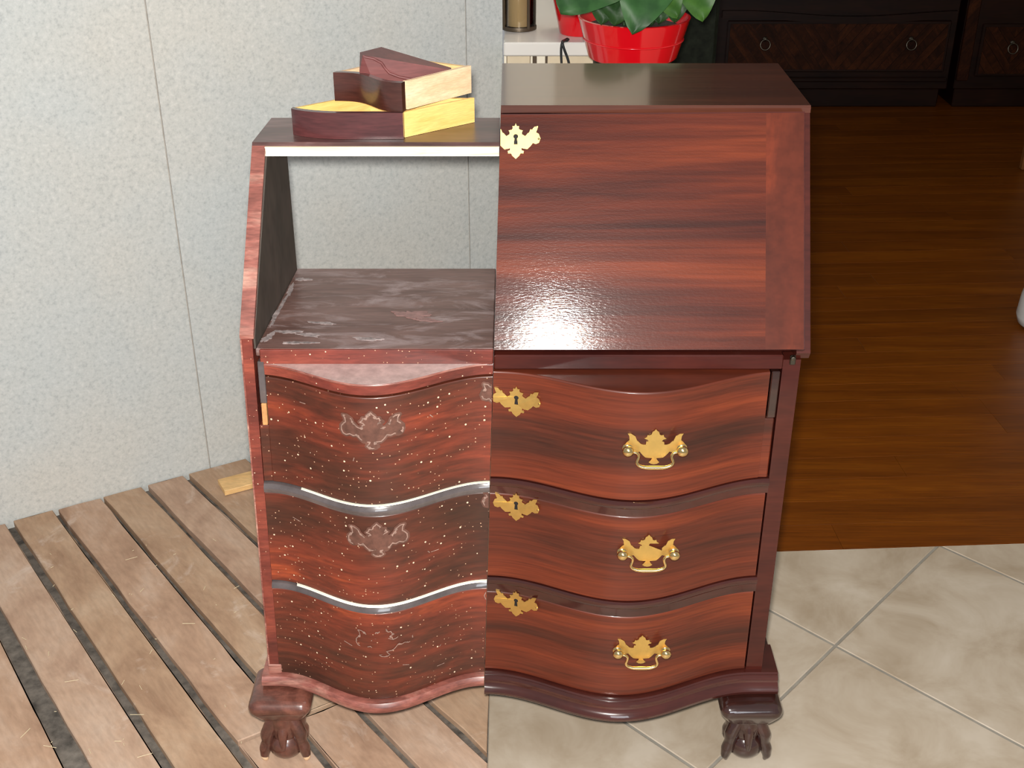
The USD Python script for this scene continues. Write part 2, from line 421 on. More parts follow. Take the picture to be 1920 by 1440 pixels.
pi = 0
for k in range(-4, 10):
    p0, u0 = LINES[k][2], LINES[k][3]
    p1, u1 = LINES[k + 1][0], LINES[k + 1][1]
    wq = WALL0 - WN * .004
    a, b = meet(p0, u0, wq, WU), meet(p1, u1, wq, WU)
    lo = np.array([0, -1.4])
    c, d = meet(p1, u1, lo, (1, 0)), meet(p0, u0, lo, (1, 0))
    quad = Polygon([a, b, c, d])
    pieces = [quad]
    if k in (2, 3):              # slats that end at the cross joint
        top = Polygon([JT - 4 * JU, JT + 4 * JU, JT + 4 * JU + 4 * WN, JT - 4 * JU + 4 * WN])
        bot = Polygon([JB - 4 * JU, JB + 4 * JU, JB + 4 * JU - 4 * WN, JB - 4 * JU - 4 * WN])
        pieces = [quad.intersection(top), quad.intersection(bot)]
    for pc in pieces:
        pc = pc.intersection(left_clip)
        if pc.is_empty or pc.area < .002 or pc.geom_type != 'Polygon':
            continue
        pc = rough_edge(pc, .0016, 50 + pi)
        pc = pc.intersection(left_clip)
        if pc.geom_type != 'Polygon':
            continue
        z = rng.uniform(-.002, 0)
        obj('plank', chamfer_prism(pc, -.022, z, .0015), 'plank_wood_%d' % (pi % 3), slat_floor, smooth=False)
        pi += 1
bed = sbox(-2.2, -1.25, SEAM, 2.2).intersection(Polygon([WALL0 - 4 * WU, WALL0 + 4 * WU, WALL0 + 4 * WU - 6 * WN, WALL0 - 4 * WU - 6 * WN])).convex_hull
bed_m = extrude(bed, -.06, -.016)
bv = bed_m.vertices.copy()         # the dirt lies higher towards the room and deeper along the wall
far = np.clip(-((bv[:, :2] - WALL0) @ WN) / .75, 0, 3)
bv[:, 2] = np.where(bv[:, 2] > -.03, -.020 + .013 * np.minimum(far, 1), bv[:, 2])
bed_m.vertices = bv
obj('dirt_bed', bed_m, 'gap_dirt', slat_floor, smooth=False, kind='stuff')

wall = thing('wall_left', (-.869, .767, 0), kind='structure', label='wall of grey fibre cement panels')


def wall_at(px, py):
    r = ray(px, py)
    n3 = np.array([WN[0], WN[1], 0])
    t = ((np.array([WALL0[0], WALL0[1], 0]) - CAM) @ n3) / (r @ n3)
    return (CAM + t * r)


def wpar(px, py):
    return float((wall_at(px, py)[:2] - WALL0) @ WU)


W_END = float((meet(WALL0, WU, (-.021, 0), (0, 1)) - WALL0) @ WU)
cuts = [-1.6, wpar(393, 868) , wpar(878, 300), W_END]
for s0, s1 in zip(cuts, cuts[1:]):
    s0 += .0015
    s1 -= .0015 if s1 != W_END else 0
    q = [WALL0 + s0 * WU, WALL0 + s1 * WU, WALL0 + s1 * WU + .018 * WN, WALL0 + s0 * WU + .018 * WN]
    if s1 == W_END:
        q[2] = np.array([-.021, q[1][1] + .0206])
    obj('panel', chamfer_prism(Polygon(q), 0, 2.5, .0), 'board', wall, smooth=False) if False else obj('panel', extrude(Polygon(q), -.02, 2.5), 'board', wall, smooth=False)
q = [WALL0 - 1.6 * WU + .0035 * WN, WALL0 + (W_END - .02) * WU + .0035 * WN, WALL0 + (W_END - .02) * WU + .017 * WN, WALL0 - 1.6 * WU + .017 * WN]
obj('joint_filler', extrude(Polygon(q), -.02, 2.49), 'seam_filler', wall, smooth=False)

# ------------------------------------------------------------------ setting: right room (tiles, floorboards, walls)
tile_floor = thing('floor', (.8, 0, 0), kind='structure', label='floor of beige tiles laid diagonally with grey grout')
e0, e1 = PZ(1467, 1033), PZ(1920, 1018)
eu = (e1 - e0)[:2] / np.linalg.norm((e1 - e0)[:2])
edge_y = lambda x: e0[1] + (x - e0[0]) * eu[1] / eu[0]
tile_area = Polygon([(SEAM, -1.25), (2.4, -1.25), (2.4, edge_y(2.4)), (SEAM, edge_y(SEAM))])
ua, ub = np.array([.7071, -.7071]), np.array([math.cos(math.radians(47.5)), math.sin(math.radians(47.5))])
org = np.asarray(meet((.4996, .3469), ua, (.596, .2453), ub))
TS = .4255 / abs(ua[0] * ub[1] - ua[1] * ub[0])
for i in range(-8, 8):
    for j in range(-8, 8):
        g = .0024
        c = [org + (i * TS + a) * ua + (j * TS + b) * ub for a, b in ((g, g), (TS - g, g), (TS - g, TS - g), (g, TS - g))]
        pc = Polygon(c).intersection(tile_area)
        if pc.is_empty or pc.geom_type != 'Polygon' or pc.area < 1e-4:
            continue
        obj('tile', chamfer_prism(pc, -.012, 0, .0018), 'tile', tile_floor, smooth=False)
obj('grout_bed', extrude(tile_area, -.05, -.0015), 'grout', tile_floor, smooth=False)

wood_floor = thing('floor', (1, 2, 0), kind='structure', label='floor of glossy reddish brown floorboards behind the tiles')
BW = .088
wood_area = Polygon([(-.021, edge_y(-.02)), (3.2, edge_y(3.2)), (3.2, 4.6), (-.021, 4.6)]).difference(
    Polygon([WALL0 - 2 * WU, WALL0 + W_END * WU, (-.021, 1.30), WALL0 + W_END * WU + 2 * WN]))
un = np.array([-eu[1], eu[0]])
for r in range(0, 48):
    s = -1.2 + rng.uniform(0, .9)
    while s < 3.6:
        L = rng.uniform(.8, 1.35)
        p = e0[:2] + un * (r * BW) + eu * (s - e0[0])
        c = [p, p + eu * (L - .0005), p + eu * (L - .0005) + un * (BW - .0005), p + un * (BW - .0005)]
        pc = Polygon(c).intersection(wood_area)
        if not pc.is_empty and pc.geom_type == 'Polygon' and pc.area > 2e-3:
            obj('floorboard', chamfer_prism(pc, -.015, 0, .0004), 'floorboard_%d' % rng.choice((0, 1, 1, 2)), wood_floor, smooth=False)
        s += L
obj('floor_base', box((-.02, edge_y(0) + .01, -.05), (3.2, 4.6, -.010)), 'floorboard_0', wood_floor, smooth=False)

obj('wall_rear', box((-.02, 4.5, 0), (3.2, 4.6, 2.5)), 'wall_paint', kind='structure', smooth=False)
obj('wall_right', box((3.1, -1.25, 0), (3.2, 4.5, 2.5)), 'wall_paint', kind='structure', smooth=False)
obj('wall_back', box((-.019, 2.05, 0), (.50, 2.13, 2.5)), 'wall_paint', kind='structure', smooth=False)
obj('ceiling', box((-.019, 1.3, 2.5), (3.2, 4.6, 2.56)), 'ceiling_paint', kind='structure', smooth=False)

# ------------------------------------------------------------------ the desk: two halves that meet at the middle
AMP, EDGE = .062, .383


def serp(x):
    x = np.abs(np.asarray(x, float))
    return np.where(x < EDGE, -AMP * (.5 - .5 * np.cos(2 * np.pi * np.clip(x, 0, EDGE) / EDGE)), 0.0)


def cutx(z):
    return -.0155 - .0285 * (1.04 - z) / .88


def to_right(v):
    v = np.array(v, float)
    x, z = v[:, 0].copy(), v[:, 2]
    c = cutx(z) + .0004
    v[:, 0] = c + x / .40 * (.4015 - c)
    return v


def half_left(y, z):
    a = np.interp(z, [.15, .76], [.3905, .3735])
    return a * (1 - .14 * np.clip(y, 0, None) * np.clip((z - .6) / .12, 0, 1))


def to_left(v):
    v = np.array(v, float)
    x, z = v[:, 0].copy(), v[:, 2]
    c = cutx(z) - .0004
    v[:, 0] = c - x / .40 * (half_left(v[:, 1], z) + c)
    return v


def place(mesh, f):
    m = trimesh.Trimesh(f(mesh.vertices), mesh.faces, process=False)
    if f is to_left:
        m.invert()
    return m


def sweep(profile, x0, x1, n=44, back=None, curve=serp):
    """moulding along the serpentine front. profile: (outward, z) pairs; back: absolute y of the flat rear (the profile then closes through it)"""
    prof = list(profile)
    m = len(prof)
    xs = np.linspace(x0, x1, n)
    V = []
    for x in xs:
        f = float(curve(x))
        row = [(x, f - d, z) for d, z in prof]
        if back is not None:
            row += [(x, back, prof[-1][1]), (x, back, prof[0][1])]
        V += row
    k = m + (2 if back is not None else 0)
    fc = []
    for i in range(n - 1):
        for j in range(k):
            a, b = i * k + j, i * k + (j + 1) % k
            fc += [[a, b, b + k], [a, b + k, a + k]]
    for base, flip in ((0, True), ((n - 1) * k, False)):
        c = np.mean(V[base:base + k], axis=0)
        if back is not None:
            c = np.array([V[base][0], (min(p[1] for p in V[base:base + k]) * .3 + back * .7), np.mean([prof[0][1], prof[-1][1]])])
        V.append(tuple(c))
        for j in range(k):
            t = [base + j, base + (j + 1) % k, len(V) - 1]
            fc.append(t if flip else t[::-1])
    g = trimesh.Trimesh(V, fc, process=False)
    trimesh.repair.fix_normals(g)
    return g


def front_block(z0, z1, x0, x1, back, out=0.0, r=.004):
    """drawer front or rail with rounded front arrises"""
    p = [(out - .012, z1), (out - r, z1)] + [(out - r + r * math.sin(a), z1 - r + r * math.cos(a)) for a in (.5, 1.05)] + [(out, z1 - r), (out, z0 + r)] + \
        [(out - r + r * math.cos(a), z0 + r - r * math.sin(a)) for a in (.5, 1.05)] + [(out - r, z0), (out - .012, z0)]
    return sweep(p, x0, x1, back=back)


def foot_mesh(cx, cy, sgn, top):
    """knee block, ankle, ball and four claws"""
    parts = []
    ks = [ball((cx + a * .0345, cy + b * .034, top - .016), .0155) for a in (-1, 1) for b in (-1, 1)]
    ks += [ball((cx + a * .026, cy - .004 + b * .025, top - .034), .0125) for a in (-1, 1) for b in (-1, 1)]
    knee = manifold3d.Manifold.batch_hull(ks)
    knee = knee.trim_by_plane([0, 0, -1], -(top))
    parts.append(knee)
    fy = cy - .014
    parts += chain([(cx, cy - .006, top - .036, .030), (cx, fy, top - .056, .0245), (cx, fy, .055, .0235), (cx, fy, .036, .020)])
    parts += chain([(cx, fy - .012, .080, .010), (cx, fy - .0215, .062, .0085), (cx, fy - .0265, .046, .006), (cx, fy - .0285, .036, .004)])      # middle tendon
    body = blend(parts, .005, 8)
    b = trimesh.creation.icosphere(subdivisions=3, radius=.0300)
    b.apply_scale([1, 1, .93])
    b.apply_translation([cx, fy - .001, .0280])
    claws = []
    for deg in (-62, 62, 140, 220):
        az = math.radians(-90 + deg)
        d = np.array([math.cos(az), math.sin(az)])
        pt = lambda rr, z, r: (cx + d[0] * rr, fy + d[1] * rr, z, r)
        claws.append(blend(chain([pt(.012, .090, .012), pt(.0225, .072, .0115), pt(.0300, .056, .0115), pt(.0315, .041, .0090), pt(.0360, .028, .0098), pt(.0385, .014, .0072), pt(.0365, .0050, .0038)]), .0035, 6))
    return body, b, claws


def tooth(half):
    """symmetric outline from its right half (metres)"""
    h = [(x, y) for x, y in half]
    return Polygon(h + [(-x, y) for x, y in h[::-1] if abs(x) > 1e-6]).buffer(0)


k1 = 12 * 1290
PLATE = tooth([(dx / k1, (700 - yy) / k1 / .87) for dx, yy in [(0, 285), (35, 325), (70, 345), (90, 405), (130, 420), (170, 408), (185, 455), (235, 488), (170, 510), (140, 545), (190, 560), (200, 620), (260, 618), (310, 600),
        (370, 540), (385, 545), (430, 440), (520, 385), (595, 382), (562, 430), (550, 520), (600, 560), (650, 620), (655, 700), (620, 770), (560, 790), (480, 760), (400, 790), (320, 770), (250, 850), (190, 900), (45, 915), (70, 960), (115, 1005), (60, 1040), (0, 1050)]])
k2 = 10.67 * 1330
ESC = tooth([(dx / k2, (580 - yy) / k2 / .87) for dx, yy in [(0, 315), (22, 362), (65, 362), (62, 405), (85, 425), (140, 432), (120, 470), (125, 500), (185, 530), (240, 478), (262, 470), (285, 415), (320, 420), (360, 375), (440, 358), (425, 410), (398, 468),
        (450, 490), (485, 570), (455, 645), (390, 668), (335, 648), (300, 692), (230, 752), (160, 745), (115, 735), (115, 770), (160, 785), (150, 825), (95, 822), (70, 865), (0, 920)]])
KEYHOLE = unary_union([Point(0, .0035).buffer(.0032), Polygon([(-.0016, .003), (.0016, .003), (.0026, -.0075), (-.0026, -.0075)])])


def plate_mesh(poly, t, origin, x_axis=(1, 0, 0), up=(0, 0, 1)):
    """flat plate of that outline standing at origin, facing -y (or along x_axis x up)"""
    if poly.geom_type != 'Polygon':
        poly = max(poly.geoms, key=lambda g: g.area)
    m = extrude(poly, 0, t)
    X, U = np.array(x_axis, float), np.array(up, float)
    N = np.cross(X, U)
    v = m.vertices
    m.vertices = np.array(origin) + v[:, :1] * X + v[:, 1:2] * U + v[:, 2:3] * N
    trimesh.repair.fix_normals(m)
    return m


def hardware(drawer, x, z, scale=1.0, broken=False):
    y = float(serp(x / .40 * .40 if x > 0 else 0)) - .0004
    o = (x, y, z)
    pl = PLATE
    if broken:                                    # a piece of this plate is missing
        pl = pl.difference(Polygon([(.0005, .012), (.02, .003), (.02, .0155), (.002, .0155)]))
    obj('handle_plate', plate_mesh(affinity.scale(pl, scale, scale, origin=(0, 0)), .0012, o), 'brass', drawer, smooth=False)
    for s in (-1, 1):
        obj('handle_post', lathe([(0, 0), (.0078, 0), (.0070, .0015), (.0045, .0028), (.0045, .0040), (.0072, .0052), (.0084, .0080), (.0076, .0112), (.0045, .0135), (0, .0140)], 20,
                                 (x + s * .0375 * scale, y, z - .0005), axis='y'), 'brass_bright', drawer, smooth=50)
    w = .0375 * scale
    h = [(-w, -.008, -.001), (-w + .006, -.0090, -.0012), (-w + .011, -.0095, -.0020), (-w + .0145, -.0100, -.0055), (-w + .0140, -.0105, -.0110), (-w + .0125, -.0110, -.0160), (-w + .0145, -.0115, -.0205), (-w + .020, -.0120, -.0232),
         (-.010, -.0122, -.0244), (0, -.0122, -.0246)]
    h = np.array(h + [(-a, b, c) for a, b, c in h[-2::-1]])
    t = np.linspace(0, 1, len(h))
    from scipy.interpolate import CubicSpline
    hs = CubicSpline(t, h)(np.linspace(0, 1, 60))
    rad = .0020 + .0011 * np.exp(-((np.linspace(-1, 1, 60)) / .35) ** 2)
    obj('bail', tube(hs + np.array(o), rad, 12), 'brass_bright', drawer, smooth=60)


def escutcheon(parent, x, z, y, up=(0, 0, 1), clip=True, label=None):
    po = ESC
    if clip:
        po = po.intersection(sbox(cutx(z) + .001 - x, -1, 1, 1))
    X = (1, 0, 0)
    N = np.cross(X, up)
    flat = up[1] != 0

    def bend(m):
        if not flat:
            v = m.vertices
            v[:, 1] += serp(np.clip(v[:, 0] - cutx(z), 0, 1) * .99)
            m.vertices = v
        return m
    obj('escutcheon', bend(plate_mesh(po.difference(KEYHOLE).segmentize(.003), .0016, (x, y, z), X, up)), 'brass', parent, smooth=False)
    obj('keyhole', bend(plate_mesh(KEYHOLE, .0006, np.array((x, y, z)) + N * .00005, X, up)), 'gap_black', parent, smooth=False)
    if po.intersects(Point(.0318, 0)):
        c = np.array((x + .0318, y, z)) + N * .0016
        obj('pin', bend(ico_pin(c)), 'brass_bright', parent)


def ico_pin(c):
    m = trimesh.creation.icosphere(subdivisions=2, radius=.0016)
    m.apply_translation(c)
    return m


# ---------------- restored right half
R = thing('writing_desk', (.2, .15, 0), 'restored glossy mahogany half of the desk with closed sloping lid and brass handles', 'desk')
DEPTH, ZT, ZL, LY = .395, 1.0360, .735, .163     # rear, top, lid foot, setback of the top's front edge
right = lambda m: place(m, to_right)


def R_(name, mesh, m, parent=R, smooth=30, **k):
    return obj(name, right(mesh), m, parent, smooth, **k)


def yz_prism(pts, x0, x1):
    m = extrude(Polygon(pts), 0, x1 - x0)
    v = m.vertices
    m.vertices = np.c_[v[:, 2] + x0, v[:, 0], v[:, 1]]
    trimesh.repair.fix_normals(m)
    return m


LID_N = np.array([0, -(ZT - ZL), LY])
LID_N = LID_N / np.linalg.norm(LID_N)
LID_U = np.array([0, LY, ZT - ZL])
LID_U = LID_U / np.linalg.norm(LID_U)
R_('side_panel', yz_prism([(0, .13), (0, .724), (DEPTH, .724), (DEPTH, .13)], .377, .400), 'mahogany_frame')
R_('side_panel', yz_prism([(.004, .7245), (-.002, ZL), (LY - .002, ZT - .004), (LY + .004, ZT), (DEPTH, ZT), (DEPTH, .7245)], .3925, .4105), 'mahogany_frame')
R_('back_panel', box((0, DEPTH - .012, .14), (.390, DEPTH - .002, ZT - .012)), 'mahogany_frame')
R_('top_board', yz_prism([(LY - .006, ZT - .009), (LY - .006, ZT - .002), (LY - .004, ZT + .0012), (DEPTH, ZT + .0012), (DEPTH, ZT - .011)], 0, .4107), 'mahogany_top')


def lid_slab(x0, x1, s0, s1, t0, t1, bev=.0):
    """piece of the lid: s up the slope, t outwards"""
    base = np.array([0, 0.0, ZL])
    twist = math.tan(math.radians(2.2))
    c = []
    for x in (x0, x1):
        for s in (s0, s1):
            for t in (t0, t1):
                b = bev if t == t1 else 0
                sx = x + (b if x == x0 and x0 > .01 else (-b if x == x1 else 0))
                ss = s + (b if s == s0 else -b)
                c.append(np.array([sx, 0, 0]) + base + LID_U * ss + LID_N * (t + twist * sx))
    return hull(c)


LS = float(np.linalg.norm([LY, ZT - ZL])) - .0105
lid = R_('lid', lid_slab(0, .4015, .0015, LS, -.016, .0030, .0022), 'mahogany_frame')
obj('veneer_field', right(lid_slab(0, .349, .004, LS - .004, .0025, .00345)), 'mahogany_lid', lid)
obj('crossband', right(lid_slab(.3490, .398, .004, LS - .004, .0025, .00345)), 'mahogany_band', lid)
escx, escz = .006, 0
s_e = (1.5 - CAM[2])
pe = None
r_ = ray(967, 261)
t_ = ((np.array([0, 0, ZL]) + LID_N * .0042 - CAM) @ LID_N) / (r_ @ LID_N)
pe = CAM + t_ * r_
escutcheon(lid, pe[0], pe[2], pe[1], up=LID_U)
R_('top_rail', box((0, -.001, .7085), (.3775, .05, .731), .002), 'mahogany_frame')
obj('hinge', right(cat_(box((.385, -.0035, .717), (.3925, .001, .7315), .0012), lathe([(0, 0), (.004, 0), (.003, .003), (0, .004)], 14, (.3885, -.003, .728), axis='y'))), 'old_brass', R)
R_('loper', box((.3635, -.0030, .632), (.3745, .30, .7065), .0012), 'mahogany_dark')
for z0, z1, nm in ((.5295, .7055, 0), (.3495, .5025, 1), (.164, .3205, 2)):
    xe = .3615 if nm == 0 else .3745
    dr = R_('drawer', front_block(z0, z1, 0, xe, .33, 0.0, .003), 'mahogany_drawer')
    hx, hz = .1977, (.6185, .4417, .2565)[nm]
    hardware(dr, hx, hz, 1.0 if nm < 2 else .97, broken=(nm == 1))
    escutcheon(dr, .006, (.6635, .486, .307)[nm], -.0004)
    if nm == 0:      # the front widens below the loper
        R_('drawer_end', box((.3605, -.0001, .5295), (.3745, .25, .6295), .0015), 'mahogany_drawer', dr)
for z0, z1 in ((.5035, .5285), (.3215, .3485)):
    R_('rail', sweep([(-.02, z1), (.0005, z1), (.0035, z1 - .002), (.0045, z1 - .006), (.0035, z1 - .010), (.0005, z1 - .013), (.0005, z0), (-.02, z0)], 0, .3775, back=.10), 'mahogany_gloss')
bm = [(-.01, .1655), (.007, .1655), (.0095, .1638), (.0075, .161), (.0095, .1598), (.0125, .1578), (.0135, .1548), (.0115, .1522), (.0125, .149), (.017, .1465), (.0205, .143), (.0225, .138), (.0215, .133), (.018, .1295), (.010, .1275), (-.01, .1275)]
bm = [(d, z - .002) for d, z in bm]
R_('base_moulding', sweep(bm, 0, .4225, back=.06), 'mahogany_gloss')
R_('base_moulding', yz_prism([(.03, .1255), (.03, .158), (DEPTH, .158), (DEPTH, .1255)], .399, .4205), 'mahogany_dark')
R_('bottom_board', box((0, .05, .128), (.385, DEPTH - .014, .160)), 'mahogany_dark')
for fx, fy, vis in ((.3835, -.004, 1), (.375, DEPTH - .045, 0)):
    body, b, claws = foot_mesh(fx, fy, 1, .128)
    ft = obj('foot', body, 'mahogany_dark', R, smooth=60)
    obj('ball', b, 'mahogany_dark', ft, smooth=60)
    for c in claws:
        obj('claw', c, 'mahogany_dark', ft, smooth=60)

# ---------------- worn left half
L = thing('writing_desk', (-.2, .15, 0), 'worn unrestored half of the desk with flaking speckled varnish and open empty top', 'desk')
left = lambda m: place(m, to_left)


def L_(name, mesh, m, parent=L, smooth=30, **k):
    return obj(name, left(mesh), m, parent, smooth, **k)


LD, LZT, LSH, LTY = .285, .983, .740, .163
L_('side_panel', yz_prism([(0, .14), (0, .756), (.004, .762), (LTY, LZT - .004), (LD, LZT - .004), (LD, .14)], .382, .400), 'worn_frame')
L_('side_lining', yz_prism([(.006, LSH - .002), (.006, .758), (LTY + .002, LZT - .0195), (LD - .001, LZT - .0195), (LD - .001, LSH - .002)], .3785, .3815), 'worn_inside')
L_('side_edge', yz_prism([(-.0016, .757), (.004, .757), (LTY + .003, LZT - .004), (LTY - .0012, LZT - .0042), (-.0016, .763)], .3788, .4006), 'worn_edge')
L_('side_edge', yz_prism([(-.001, .175), (.0005, .175), (.0005, .755), (-.001, .755)], .3985, .4008), 'worn_edge')
tb = L_('top_board', yz_prism([(LTY, LZT - .0190), (LTY - .001, LZT - .004), (LTY + .002, LZT), (LD, LZT), (LD, LZT - .0190)], 0, .4006), 'worn_top')
L_('raw_edge', box((0, LTY - .0035, LZT - .0188), (.3795, LTY + .004, LZT - .0052)), 'raw_edge', tb, label='bare pale unvarnished front edge')
L_('writing_board', box((0, .002, LSH - .012), (.3785, LD, LSH), .0015), 'worn_shelf', label='dusty dark writing surface with grey scuffs')
L_('top_rail', box((0, -.001, .7165), (.372, .04, LSH - .0005), .0015), 'worn_frame')
L_('ledge_rail', front_block(.7005, .7165, 0, .366, .05, 0.0, .0015), 'worn_frame')
# pale flat ledge over the belly of the drawer
L_('ledge_top', sweep([(-.0006, .7179), (-.0002, .7172), (-.0006, .7166)], 0, .366, 60, back=.003), 'ledge_pale', label='pale dusty flat ledge above the top drawer')
L_('ledge_edge', sweep([(-.003, .7178), (.0006, .7178), (.0012, .7165), (.0006, .7150), (-.003, .7155)], .01, .366, 60), 'worn_edge')
L_('loper', box((.3655, -.0015, .655), (.3765, .25, .7215), .001), 'rail_gloss')
L_('loper_break', box((.3668, -.0022, .6195), (.3755, .10, .6548), .001), 'raw_orange', label='bare splintered wood below the slot')
for z0, z1, nm in ((.5235, .6975, 0), (.342, .5035, 1), (.157, .3265, 2)):
    xe = .3650 if nm == 0 else .3815
    dr = L_('drawer', front_block(z0, z1, 0, xe, .27, 0.0, .002), 'worn_drawer')
    if nm == 0:      # the front widens below the loper
        L_('drawer_end', box((.3648, -.0004, .5235), (.3815, .20, .6185), .0012), 'worn_drawer', dr)
    # outline of dried varnish where the handle was, and where the lock plate was
    gx, gz = ((-.193, .644), (-.1945, .460), (-.1948, .270))[nm]
    ghosts = []
    r = random.Random(40 + nm)
    for kk, (po, x, z) in enumerate(((PLATE, gx, gz), (ESC, -.0085, (.6685, .487, .312)[nm]))):
        u = np.interp(-x, [0, .385], [0, .40])
        ring = po.buffer(.0010).difference(po.buffer(-.0007 if nm < 2 else -.0004))
        blobs = [Point(po.exterior.interpolate(r.random(), normalized=True)).buffer(r.uniform(.0010, .0024)) for _ in range(26)]
        holes = [Point(po.exterior.interpolate(r.random(), normalized=True)).buffer(r.uniform(.002, .0045 if nm < 2 else .008)) for _ in range(9 if nm < 2 else 16)]
        shape = unary_union([ring] + blobs).difference(unary_union(holes))
        clipb = sbox(-1, -1, cutx(z) - .0012 - x, 1)
        shape = shape.intersection(clipb)
        patch = po.buffer(.0045).buffer(-.001).intersection(clipb)
        geoms = [g for g in (shape.geoms if hasattr(shape, 'geoms') else [shape]) if g.area > 2e-7]

        def lay(g, t0):
            m = extrude(g.segmentize(.003), 0, .0004)
            v_, f_ = trimesh.remesh.subdivide_to_size(m.vertices, m.faces, .007)
            m = trimesh.Trimesh(v_, f_, process=False)
            # denser grid so that the flake follows the belly of the drawer
            v = m.vertices
            X = x + v[:, 0]
            uu = np.clip((cutx(z) - X) / (half_left(0, z) + cutx(z)) * .40, 0, .4)
            Y = serp(uu) - t0 - v[:, 2]
            q = trimesh.Trimesh(np.c_[X, Y, z + v[:, 1]], m.faces, process=False)
            trimesh.repair.fix_normals(q)
            return q
        obj('varnish_ring', cat_(*[lay(g, .0006) for g in geoms]), 'residue', dr, smooth=False, label='pale outline left by a removed fitting')
        if nm < 2 and not patch.is_empty:
            gg = patch if patch.geom_type == 'Polygon' else max(patch.geoms, key=lambda g: g.area)
            obj('fitting_mark', lay(gg, .0002), 'residue_patch', dr, smooth=False)
    for _ in range((3, 3, 6)[nm]):      # scratches
        sx, sz = -r.uniform(.06, .33), r.uniform(z0 + .02, z1 - .02)
        ln = LineString([(0, 0), (r.uniform(-.012, .012), r.uniform(-.006, .006))]).buffer(.0006)
        x, z = sx, sz
        m = extrude(ln, 0, .0004)
        v = m.vertices
        uu = np.clip((cutx(z) - (x + v[:, 0])) / (half_left(0, z) + cutx(z)) * .40, 0, .4)
        q = trimesh.Trimesh(np.c_[x + v[:, 0], serp(uu) - .0003 - v[:, 2], z + v[:, 1]], m.faces, process=False)
        trimesh.repair.fix_normals(q)
        obj('scratch', q, 'residue', dr, smooth=False)
for (z0, z1, xe, xs) in ((.5042, .5225, .3815, .315), (.3275, .3415, .3815, .335)):
    tk = .25 if z0 > .4 else .75
    rl = L_('rail', sweep([(-.02, z1), (-.003, z1), (.002, z1 - .002), (.0052, z1 - .0065), (.0058, z1 - .010), (.0035, z0 + .002), (0.0, z0), (-.02, z0)], 0, xe, back=.10), 'rail_gloss')
    L_('edge_strip', sweep([(-.001, z1 + .0030 * tk), (.0030, z1 + .0024 * tk), (.0040, z1 - .0002 * tk), (.0022, z1 - .0016 * tk), (-.001, z1 - .001 * tk)], 0, xs, 50), 'sheen_pale', rl, label='thin pale strip along the top of the rail')
lbm = [(-.01, .1565), (.004, .1565), (.0085, .1555), (.0125, .151), (.0140, .1455), (.0125, .140), (.0085, .1365), (.004, .1355), (-.01, .1355)]
L_('base_moulding', sweep(lbm, 0, .413, back=.06), 'worn_edge')
L_('base_moulding', yz_prism([(.03, .1355), (.03, .1555), (LD, .1555), (LD, .1355)], .399, .412), 'worn_frame')
L_('base_block', box((.377, -.002, .1565), (.4015, .02, .1745), .001), 'worn_edge')
L_('bottom_board', box((0, .05, .136), (.385, LD - .014, .158)), 'worn_inside')
for fx, fy, vis in ((-.3715, -.004, 1), (-.345, LD - .045, 0)):
    body, b, claws = foot_mesh(fx, fy, -1, .1355)
    ft = obj('foot', body, 'worn_foot', L, smooth=60)
    obj('ball', b, 'worn_foot', ft, smooth=60)
    for c in claws:
        obj('claw', c, 'worn_foot', ft, smooth=60)
    if vis:
        for sg in (-1, 1):       # bare wood where the varnish has gone from the front claws
            ax_, ay_ = sg * math.sin(math.radians(62)), -math.cos(math.radians(62))
            p_ = lambda q, z, rr: (fx + ax_ * q, fy - .014 + ay_ * q, z, rr)
            obj('claw_tip', blend(chain([p_(.0388, .0130, .0070), p_(.0385, .0080, .0058), p_(.0368, .0046, .0040)]), .003, 4), 'raw_pale', ft, smooth=60, label='bare wood claw tip')

r = random.Random(11)  # shelf dust and bare spots; narrow streaks at the left are painted sheen
for k, (px, py, w, h, a, m_) in enumerate([(503, 632, 20, 7, -.5, 'dust_sheen_grey'), (540, 622, 34, 4, .05, 'dust_sheen_grey'), (580, 628, 30, 4, .1, 'dust_sheen_grey'), (517, 592, 5, 30, .55, 'dust_sheen_grey'), (532, 566, 4, 26, .6, 'dust_sheen_grey'), (545, 543, 5, 18, .5, 'dust_sheen_grey'),
                                       (568, 524, 18, 4, 0, 'dust_sheen_grey'), (605, 606, 30, 3, .1, 'dust_sheen_grey'), (773, 590, 44, 9, .1, 'bare_patch'), (800, 600, 30, 4, .05, 'bare_patch'),
                                       (560, 643, 36, 3, 0, 'dust_sheen_grey'), (690, 636, 40, 3, .05, 'dust_sheen_grey')]):
    ph = [r.uniform(0, 6.28) for _ in range(4)]
    pts = []
    for t in np.linspace(0, 2 * math.pi, 60, endpoint=False):
        q = .72 + .16 * math.sin(2 * t + ph[0]) + .13 * math.sin(3 * t + ph[1]) + .10 * math.sin(7 * t + ph[2]) + .07 * math.sin(13 * t + ph[3])
        dx, dy = w * q * math.cos(t), h * q * math.sin(t)
        pts.append(PZ(px + dx * math.cos(a) - dy * math.sin(a), py + dx * math.sin(a) + dy * math.cos(a), LSH)[:2])
    pg = Polygon(pts).buffer(0).intersection(sbox(-.36, .004, -.03, LD - .003))
    pg = pg if pg.geom_type == 'Polygon' else max(pg.geoms, key=lambda g: g.area)
    if not pg.is_empty:
        obj('dust_patch', extrude(pg, LSH - .0002, LSH + .0003 + .00006 * k), m_, L, smooth=False)
# ------------------------------------------------------------------ small drawers on the worn top


